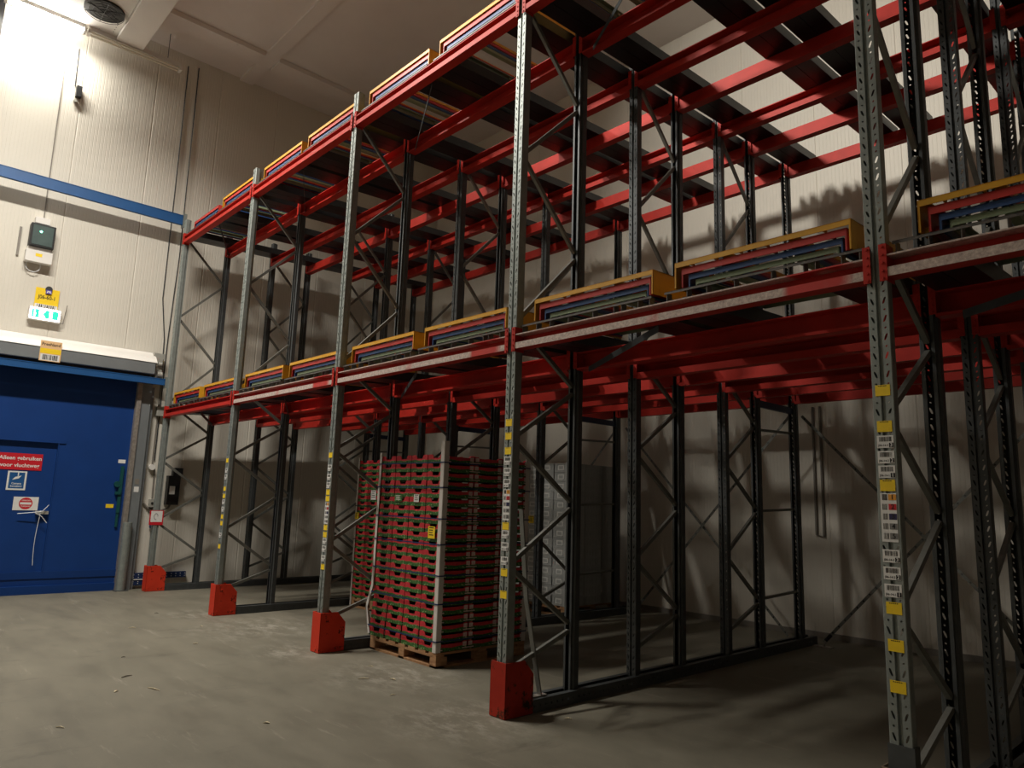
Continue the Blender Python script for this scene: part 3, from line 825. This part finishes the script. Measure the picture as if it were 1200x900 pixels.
# blue perforated beam on the floor behind the first guard
t = thing('guard_beam', 'blue perforated beam low on the wall beside the first guard', 'beam', (-9.10, -.10, .06))
mb = MB().box(0, .05, -.25, .80, .10, .20).box(0, .05, -.25, .12, .0, .09)
mb.m = 1
for k in range(14):
    for zz in (.13, .17) + ((.03, .06) if k < 4 else ()): 
        y = -.20 + k * .075; mb.face([(.0505, y, zz - .006), (.0505, y + .014, zz - .006), (.0505, y + .014, zz + .006), (.0505, y, zz + .006)])
mb.build('beam', ['navy', 'label_w'], t, fix=False)
MB().box(0, .06, -.25, .2, .088, .102).build('lip', 'white', t)

# signs; wall signs face +x: right vector +y, up +z
def wall_sign(name, x, y0, y1, z0, z1, mats, label, cat, draw=None, th=.004):
    mb = MB().box(x - th, x, y0, y1, z0, z1)
    if draw: draw(mb, x + .0008)
    o = mb.build(name, mats, fix=False); tag(o, label, cat); return o
def wt(mb, s, x, y, z, size, wx=1): put_text(mb, s, (x, y, z), (0, 1, 0), (0, 0, 1), size, wx)
def q(mb, x, y0, y1, z0, z1): mb.face([(x, y0, z0), (x, y1, z0), (x, y1, z1), (x, y0, z1)])
xs = X0 + .036
def dr(mb, x): mb.m = 1; wt(mb, 'Alleen gebruiken', x, -1.945, 2.065, .082); wt(mb, 'voor vluchtweg', x, -1.945, 1.955, .082)
wall_sign('warning_sign', xs, -2.245, -1.655, 1.885, 2.14, ['signred', 'label_w'], 'red sign with white words Alleen gebruiken voor vluchtweg on the door', 'sign', dr)
def dr(mb, x):
    mb.m = 1; q(mb, x, -2.06, -1.86, 1.60, 1.845)
    mb.m = 0
    mb.face([(x + .001, -2.02, 1.73), (x + .001, -1.935, 1.755), (x + .001, -1.90, 1.80), (x + .001, -1.985, 1.775)])
    q(mb, x + .001, -1.955, -1.94, 1.79, 1.845)
    wt(mb, 'Camera', x + .001, -1.96, 1.675, .04); wt(mb, 'bewaking', x + .001, -1.96, 1.635, .04)
wall_sign('camera_sign', xs, -2.085, -1.835, 1.575, 1.865, ['label_w', 'signblue'], 'blue and white camera notice below the red door sign', 'sign', dr)
def dr(mb, x):
    cy, cz, r = -1.80, 1.375, .09; mb.m = 1
    mb.face([(x, cy + r * math.cos(a * math.pi / 16), cz + r * math.sin(a * math.pi / 16)) for a in range(32)])
    mb.m = 0; q(mb, x + .001, cy - .075, cy + .075, cz - .017, cz + .017)
    wt(mb, 'VERBODEN', x + .001, cy, cz + .045, .024); wt(mb, 'TOEGANG', x + .001, cy, cz - .045, .026)
wall_sign('no_entry_sign', xs, -1.965, -1.635, 1.27, 1.475, ['label_w', 'signred'], 'white plate with round red no entry symbol above the latch', 'sign', dr)
# cable ties and cord on the latch
t = thing('cable_tie', 'white cable ties with a long cord hanging from the door latch', 'cable tie', (X0 + .09, -1.6, 1.24))
MB().tube([(.0, -.30, -.02), (.02, -.1, .0), (.03, .02, .02), (.02, .10, .12)], .006, 6).tube([(.02, -.08, .0), (.03, .02, -.06), (.02, .10, -.16)], .006, 6).build('tie', 'tie', t)
pts = [(.02, .0, .03)] + [(.02, .0 - .03 * math.sin(k / 10 * 2.6), -.08 * k) for k in range(1, 11)]
MB().tube(pts, .0045, 6).build('cord', 'tie', t)
def sticker(x, y0, y1, z0, z1, mat, lab):
    o = MB().box(x, x + .002, y0, y1, z0, z1).build('sticker', mat); tag(o, lab, 'sticker')
sticker(X0 + .0705, -.58, -.47, 2.07, 2.13, 'label_w', 'white sticker above the green door handle')
sticker(X0 + .0705, -.69, -.575, 1.33, 1.39, 'label_y', 'small yellow sticker left of the green door handle')
sticker(X0 + .1405, -.31, -.235, 1.60, 1.69, 'label_w', 'white sticker on the grey door frame')
sticker(X0 + .1405, -.31, -.24, 1.73, 1.82, 'conduit', 'faded grey sticker on the grey door frame')
# location plate with barcode and exit sign
def dr(mb, x):
    mb.m = 1; wt(mb, 'J06-60-1', x, -1.895, 4.65, .088, .82)
    mb.m = 2; q(mb, x, -2.05, -1.74, 4.46, 4.535)
    mb.m = 1; rnd = random.Random(3); y = -2.02
    for k in range(10):
        w = rnd.choice([.008, .012, .016]); q(mb, x + .001, y, y + w, 4.47, 4.53); y += .027
wall_sign('location_plate', X0 + .02, -2.06, -1.73, 4.45, 4.80, ['label_y', 'ink', 'label_w'], 'yellow plate lettered J06-60-1 above the green exit sign', 'sign', dr, .006)
t = thing('emblem_clip', 'small purple clip on top of the yellow location plate', 'clip', (X0 + .02, -1.885, 4.77))
MB().tube([(0, 0, .02), (.02, 0, .02)], .05, 16).build('cap', 'dgrey', t)
mb = MB().box(.0, .024, -.04, .04, -.055, .005); mb.m = 1
mb.face([(.025, -.03, -.045), (.025, -.018, -.045), (.025, 0, -.02), (.025, .018, -.045), (.025, .03, -.045), (.025, .018, -.005), (.025, 0, -.018), (.025, -.018, -.005)])
mb.build('badge', ['purple', 'label_w'], t, fix=False)
t = thing('exit_sign', 'lit green and white emergency exit sign over the shutter housing', 'exit sign', (X0, -1.905, 4.36))
MB().box(.01, .10, -.22, .22, -.105, .105).build('housing', 'white', t)
mb = MB(); q(mb, .1015, -.205, .205, -.09, .09); mb.m = 1
q(mb, .1025, -.18, -.08, -.07, .07); q(mb, .1025, .01, .06, -.07, .07); q(mb, .1025, .10, .185, -.07, .07)
mb.face([(.1025, -.03, .0), (.1025, .01, -.06), (.1025, .01, .06)])
mb.m = 0; q(mb, .1035, -.15, -.135, .02, .05); mb.face([(.1035, -.15, -.06), (.1035, -.135, -.06), (.1035, -.12, .0), (.1035, -.15, .01)])
mb.build('panel', ['exit_w', 'exit_g'], t, fix=False)
MB().tube([(.05, .22, -.1), (.05, .27, -.1), (.05, .30, .22)], .006, 6).build('cable', 'conduit', t)
def dr(mb, x):
    mb.m = 1; q(mb, x, -1.94, -1.66, 3.70, 3.78)
    mb.m = 2; q(mb, x, -1.93, -1.67, 3.59, 3.69)
    mb.m = 3; wt(mb, 'Freshland', x, -1.80, 3.845, .066)
    rnd = random.Random(9); y = -1.90
    for k in range(13):
        w = rnd.choice([.006, .01, .013]); q(mb, x + .001, y, y + w, 3.60, 3.68); y += .0165
wall_sign('name_plate', X0 + .345, -1.945, -1.655, 3.58, 3.90, ['peach', 'label_y', 'label_w', 'ink'], 'peach and yellow name plate with barcode on the shutter housing', 'sign', dr)
# wall terminal with green light
t = thing('wall_terminal', 'grey wall box with green light and white lower case', 'terminal', (X0, -2.09, 5.2))
MB().box(.01, .16, -.17, .17, .22, .60).build('upper_case', 'blk', t, bevel=.01)
MB().box(.16, .165, -.14, .14, .25, .57).build('display', 'screen', t)
MB().tube([(.165, -.03, .47), (.17, -.03, .47)], .018, 10).build('lamp', 'led', t)
mb = MB().box(.01, .15, -.19, .17, -.03, .16).box(.01, .10, -.17, .15, .16, .22); mb.m = 1; q(mb, .151, -.06, .03, .06, .11)
mb.build('lower_case', ['white', 'label_y'], t)
MB().box(.01, .12, -.12, .08, .62, .72).build('gland_box', 'white', t)
MB().tube([(.06, .1 * math.cos(a * .4) - .06, -.08 + .1 * math.sin(a * .4)) for a in range(17)], .006, 6).build('coiled_cable', 'tie', t)
MB().box(.0, .03, -.30, -.27, .05, .52).build('cable_duct', 'conduit', t)
# small camera box high on the wall
t = thing('wall_sensor', 'small black sensor high on the wall under the lit lamp', 'sensor', (X0, -1.86, 8.22))
MB().box(.0, .1, -.04, .04, -.05, .14).build('case', 'blk', t); MB().tube([(.0, -.03, -.12), (.06, -.03, -.12)], .03, 8).build('gland', 'chrome', t)
def cable(pts, lab, r=.008, mat='conduit', name='cable'):
    o = MB().tube(pts, r, 6).build(name, mat); tag(o, lab, 'cable'); return o
xw = X0 + .014
cable([(xw, -2.10, 9.0), (xw, -2.10, 7.5), (xw, -2.09, 5.93)], 'thin grey cable dropping to the wall terminal with the green light')
cable([(xw, -1.93, 9.05), (xw, -1.92, 8.36)], 'short dark cable dropping to the black wall sensor', .008, 'dgrey')
cable([(xw, -.17, 9.55), (xw, -.16, 7.0), (xw, -.16, 5.02), (xw, -.06, 4.3), (xw, -.04, 3.7)], 'left of two long dark cables beside the first rack post', .009, 'dgrey')
cable([(xw, .02, 9.6), (xw, .03, 7.5), (xw, .04, 5.87), (xw, .0, 4.3), (xw, .0, 3.3), (xw, .0, 2.15)], 'right of two long dark cables beside the first rack post', .009, 'dgrey')
cable([(xw, -.03, 3.5), (xw, -.03, 2.1), (xw, .02, 2.0), (xw, .03, 1.5)], 'grey conduit on the white wall beside the door frame', .012)
cable([(xw, -.1, 1.42), (xw + .02, -.02, 1.33), (xw + .03, .12, 1.28), (xw + .02, .30, 1.34), (xw, .36, 1.45)], 'thick cable loop between the small socket and the black switch box', .018, 'conduit')
t = thing('switch_box', 'black switch box on the wall behind the first rack post', 'switch box', (X0, .33, 1.70))
MB().box(.0, .14, -.10, .10, -.30, .20).build('case', 'blk', t, bevel=.006); MB().box(.14, .145, -.07, .02, -.12, .02).build('label_plate', 'label_w', t)
MB().box(.0, .10, -.02, .14, .20, .34).build('cover', 'dgrey', t)
t = thing('wall_socket', 'small grey socket box beside the door frame', 'socket', (X0, .02, 1.42))
MB().box(.0, .08, -.045, .045, -.07, .07).build('case', 'chrome', t, bevel=.006); MB().tube([(.08, 0, 0), (.09, 0, 0)], .02, 8).build('knob', 'blk', t)
t = thing('junction_box', 'grey junction box under the lower blue tie bar', 'junction box', (X0, .0, 2.98))
MB().box(.0, .09, -.07, .07, -.06, .10).build('case', 'chrome', t, bevel=.006)
t = thing('wall_hook', 'round white cable hook on the wall beside the door', 'hook', (X0, -.04, 2.03))
MB().tube([(.0, 0, 0), (.08, 0, 0)], .05, 12).build('disc', 'white', t)
t = thing('pull_switch', 'black pull switch hanging beside the first rack post', 'switch', (X0 + .05, .06, 1.12))
MB().tube([(0, 0, .05), (0, 0, .28)], .006, 6).build('cord', 'dgrey', t); MB().box(-.03, .03, -.03, .03, -.12, .05).build('grip', 'navy', t)
o = thing('hose_sign', 'red bordered white sign fixed on the first rack post', 'sign', (-8.64, .0, 1.19))
mb = MB().box(-.003, .0, -.12, .10, -.12, .12); mb.m = 1; mb.face([(.001, -.10, -.07), (.001, .08, -.07), (.001, .08, .11), (.001, -.10, .11)])
mb.m = 2
mb.tube([(.002, -.02 + .03 * math.cos(a * .45), .02 + .05 * math.sin(a * .45)) for a in range(12)], .004, 4)
mb.build('plate', ['signred', 'label_w', 'l_gy'], o, fix=False)
# conduit on the back wall
o = MB().tube([(-.12, YB - .02, 3.06), (-.12, YB - .02, 1.32), (-.02, YB - .02, 1.30), (-.02, YB - .02, 3.06)], .018, 8).build('conduit', 'conduit'); tag(o, 'u-shaped grey conduit on the back wall, fourth bay', 'conduit')

# ------------------------------------------------------------------ ceiling equipment
def lamp(y0, y1, lit, lab, z=9.17, x=-8.66):
    t = thing('tube_lamp', lab, 'lamp', (x, (y0 + y1) / 2, z), 'twin tube lamps'); L = (y1 - y0) / 2
    MB().hexa([(-.05, -L, .0), (.05, -L, .0), (.05, L, .0), (-.05, L, .0), (-.035, -L, .09), (.035, -L, .09), (.035, L, .09), (-.035, L, .09)]).build('batten', 'white', t)
    for s in (-1, 1):
        MB().tube([(s * .045, -L + .03, -.03), (s * .045, L - .03, -.03)], .017, 10).build('tube', 'tube' if lit else 'tubeoff', t)
        MB().box(-.07, .07, s * L - .02, s * L + .02, -.055, .02).build('lamp_holder', 'white', t)
    for yy in (-L * .7, L * .7): MB().tube([(0, yy, .09), (0, yy, .58)], .006, 6).build('hanger', 'dgrey', t)
    return t
lamp(-3.05, -1.96, True, 'lit twin tube lamp high on the wall, glowing white')
lamp(-1.90, -.44, False, 'unlit twin tube lamp high on the wall below the cooler')
t = thing('evaporator_cooler', 'white ceiling cooler with round black fan and slanted end box', 'cooler', (-7.9, -2.2, 9.25))
def ring(mb, r0, r1, z, n=40, cx=0, cy=0):
    for k in range(n):
        a, b = 2 * math.pi * k / n, 2 * math.pi * (k + 1) / n
        mb.face([(cx + r0 * math.cos(a), cy + r0 * math.sin(a), z), (cx + r1 * math.cos(a), cy + r1 * math.sin(a), z), (cx + r1 * math.cos(b), cy + r1 * math.sin(b), z), (cx + r0 * math.cos(b), cy + r0 * math.sin(b), z)])
fx, fy = -.08, .36
mb = MB().box(-.75, 2.6, -1.9, .70, .0, .50); mb.build('housing', 'white', t, bevel=.01)
mb = MB(); mb.tube([(fx, fy, -.035), (fx, fy, -.002)], .29, 40, True); mb.build('fan_well', 'blk', t)
mb = MB()
for k in range(7):
    a = 2 * math.pi * k / 7
    p0 = Vector((fx + .05 * math.cos(a), fy + .05 * math.sin(a), -.045)); p1 = Vector((fx + .27 * math.cos(a + .3), fy + .27 * math.sin(a + .3), -.040))
    mb.bar(p0, p1, .09, .006)
mb.tube([(fx, fy, -.055), (fx, fy, -.036)], .06, 16); mb.build('fan_blades', 'blk', t)
mb = MB()
for r in (.10, .16, .22, .285): mb.tube([(fx + r * math.cos(2 * math.pi * k / 36), fy + r * math.sin(2 * math.pi * k / 36), -.062) for k in range(37)], .004, 5, False)
for k in range(6): mb.tube([(fx, fy, -.062), (fx + .29 * math.cos(k * math.pi / 3), fy + .29 * math.sin(k * math.pi / 3), -.062)], .005, 5)
mb.build('fan_guard', 'blk', t)
MB().hexa([(-.74, .70, -.06), (2.6, .70, -.06), (2.6, 1.12, -.06), (-.74, 1.12, -.06), (-.74, .70, .50), (2.6, .70, .50), (2.6, 1.02, .50), (-.74, 1.02, .50)]).build('end_box', 'white', t, bevel=.008)
mb = MB()
for k in range(14): mb.box(-.70 + .001, -.69, -1.4 + k * .14, -1.385 + k * .14, -.0015, .0)
for k in range(9): mb.tube([(-.60 + k * .08, .62, -.001), (-.60 + k * .08, .62, -.004)], .008, 6)
mb.build('rivets', 'dgrey', t)

# ------------------------------------------------------------------ litter on the floor
bits = [(-2.31, -1.84, .16, .3, 0), (-2.88, -1.89, .10, 1.9, 1), (-5.33, -1.17, .08, 1.0, 0), (-1.63, -2.65, .07, .6, 0), (-5.02, -.47, .05, .2, 0), (-4.0, -.9, .05, 1.1, 0), (-2.0, .06, .06, .4, 0),
        (-1.62, -.25, .10, .9, 0), (-1.45, -.05, .07, .2, 0), (-1.0, -.35, .05, 1.4, 0), (.35, .35, .06, .6, 0), (-.9, -1.5, .05, .6, 0), (-3.7, -1.7, .04, 1.1, 1), (-.3, -2.4, .05, .9, 0), (-2.4, -2.1, .04, 2.1, 0), (-6.3, -.6, .05, .9, 1)]
for k, (x, y, L, a, dk) in enumerate(bits):
    dx, dy = math.cos(a) * L / 2, math.sin(a) * L / 2
    mb = MB(); w = .012 + .006 * (k % 3)
    n = Vector((-math.sin(a), math.cos(a), 0)) * w / 2
    A, B = Vector((-dx, -dy, .001)), Vector((dx, dy, .003)); m = (A + B) / 2 + n * .4 + Vector((0, 0, .004))
    mb.hexa([A - n * .3, m - n, m + n, A + n * .4, A - n * .3 + Vector((0, 0, .004)), m - n + Vector((0, 0, .005)), m + n + Vector((0, 0, .005)), A + n * .4 + Vector((0, 0, .004))])
    mb.hexa([m - n, B - n * .2, B + n * .3, m + n, m - n + Vector((0, 0, .005)), B - n * .2 + Vector((0, 0, .003)), B + n * .3 + Vector((0, 0, .003)), m + n + Vector((0, 0, .005))])
    o = mb.build('wood_splinter', 'litter2' if dk else 'litter', None, (x, y, 0))
    where = ['longest pale splinter on the open floor', 'dark splinter beside the longest pale one', 'pale splinter on the floor toward the door', 'pale splinter nearest the bottom left corner', 'pale chip in front of the second guard', 'pale chip left of the third guard', 'pale chip under the front of the near pallet', 'larger pale chip between near pallet and fourth guard', 'pale chip just before the near pallet corner', 'small pale chip left of the fourth guard', 'pale chip right of the fourth guard by its floor rail', 'small pale chip on the floor before the fourth guard', 'small dark chip in the middle of the open floor', 'tiny pale chip low in the middle of the floor', 'tiny pale chip beside the longest splinter', 'small dark chip on the floor before the door'][k]
    tag(o, where, 'wood chip', 'wood chips on the floor')

# ------------------------------------------------------------------ light
def area(name, loc, sx, sy, power, col=(1, .93, .82), rot=(0, 0, 0), spread=math.pi):
    l = bpy.data.lights.new(name, 'AREA'); l.shape = 'RECTANGLE'; l.size = sx; l.size_y = sy; l.energy = power; l.color = col; l.spread = spread
    o = bpy.data.objects.new(name, l); C.objects.link(o); o.location = loc; o.rotation_euler = rot; return o
def aim(o, tgt):
    o.rotation_euler = (Vector(tgt) - o.location).to_track_quat('-Z', 'Y').to_euler()
WARM = (1, .953, .86)
area('lamp_over_door', (-8.66, -2.5, 9.06), .12, 1.0, 60, WARM)
area('aisle_lamp_row', (-5.0, -3.4, 9.15), .3, 3.6, 620, WARM, spread=2.6)
o = area('upper_wall_fill', (-2.6, -4.6, 9.1), .6, 1.6, 120, WARM, spread=1.1); aim(o, (1.6, 5.7, 6.6))  # added fill light, narrowed and aimed to brighten the upper back wall
w = bpy.data.worlds.new('hall_air'); SC.world = w; w.use_nodes = True
w.node_tree.nodes['Background'].inputs[0].default_value = (.02, .019, .018, 1)

# ------------------------------------------------------------------ camera and view
cam = bpy.data.cameras.new('camera'); cam.sensor_width = 36; cam.lens = 844.2 * 36 / 1200; cam.clip_start = .05
co = bpy.data.objects.new('camera', cam); C.objects.link(co)
co.location = (4.3162, -4.0090, 1.6287); co.rotation_euler = (1.73352, -.03135, .82029); SC.camera = co
vs = SC.view_settings; vs.view_transform = 'Standard'; vs.look = 'None'; vs.gamma = 1; vs.use_curve_mapping = False; vs.exposure = 0
SC.cycles.max_bounces = 6; SC.cycles.diffuse_bounces = 4; SC.cycles.glossy_bounces = 3; SC.cycles.sample_clamp_indirect = 4
SC.cycles.use_denoising = True
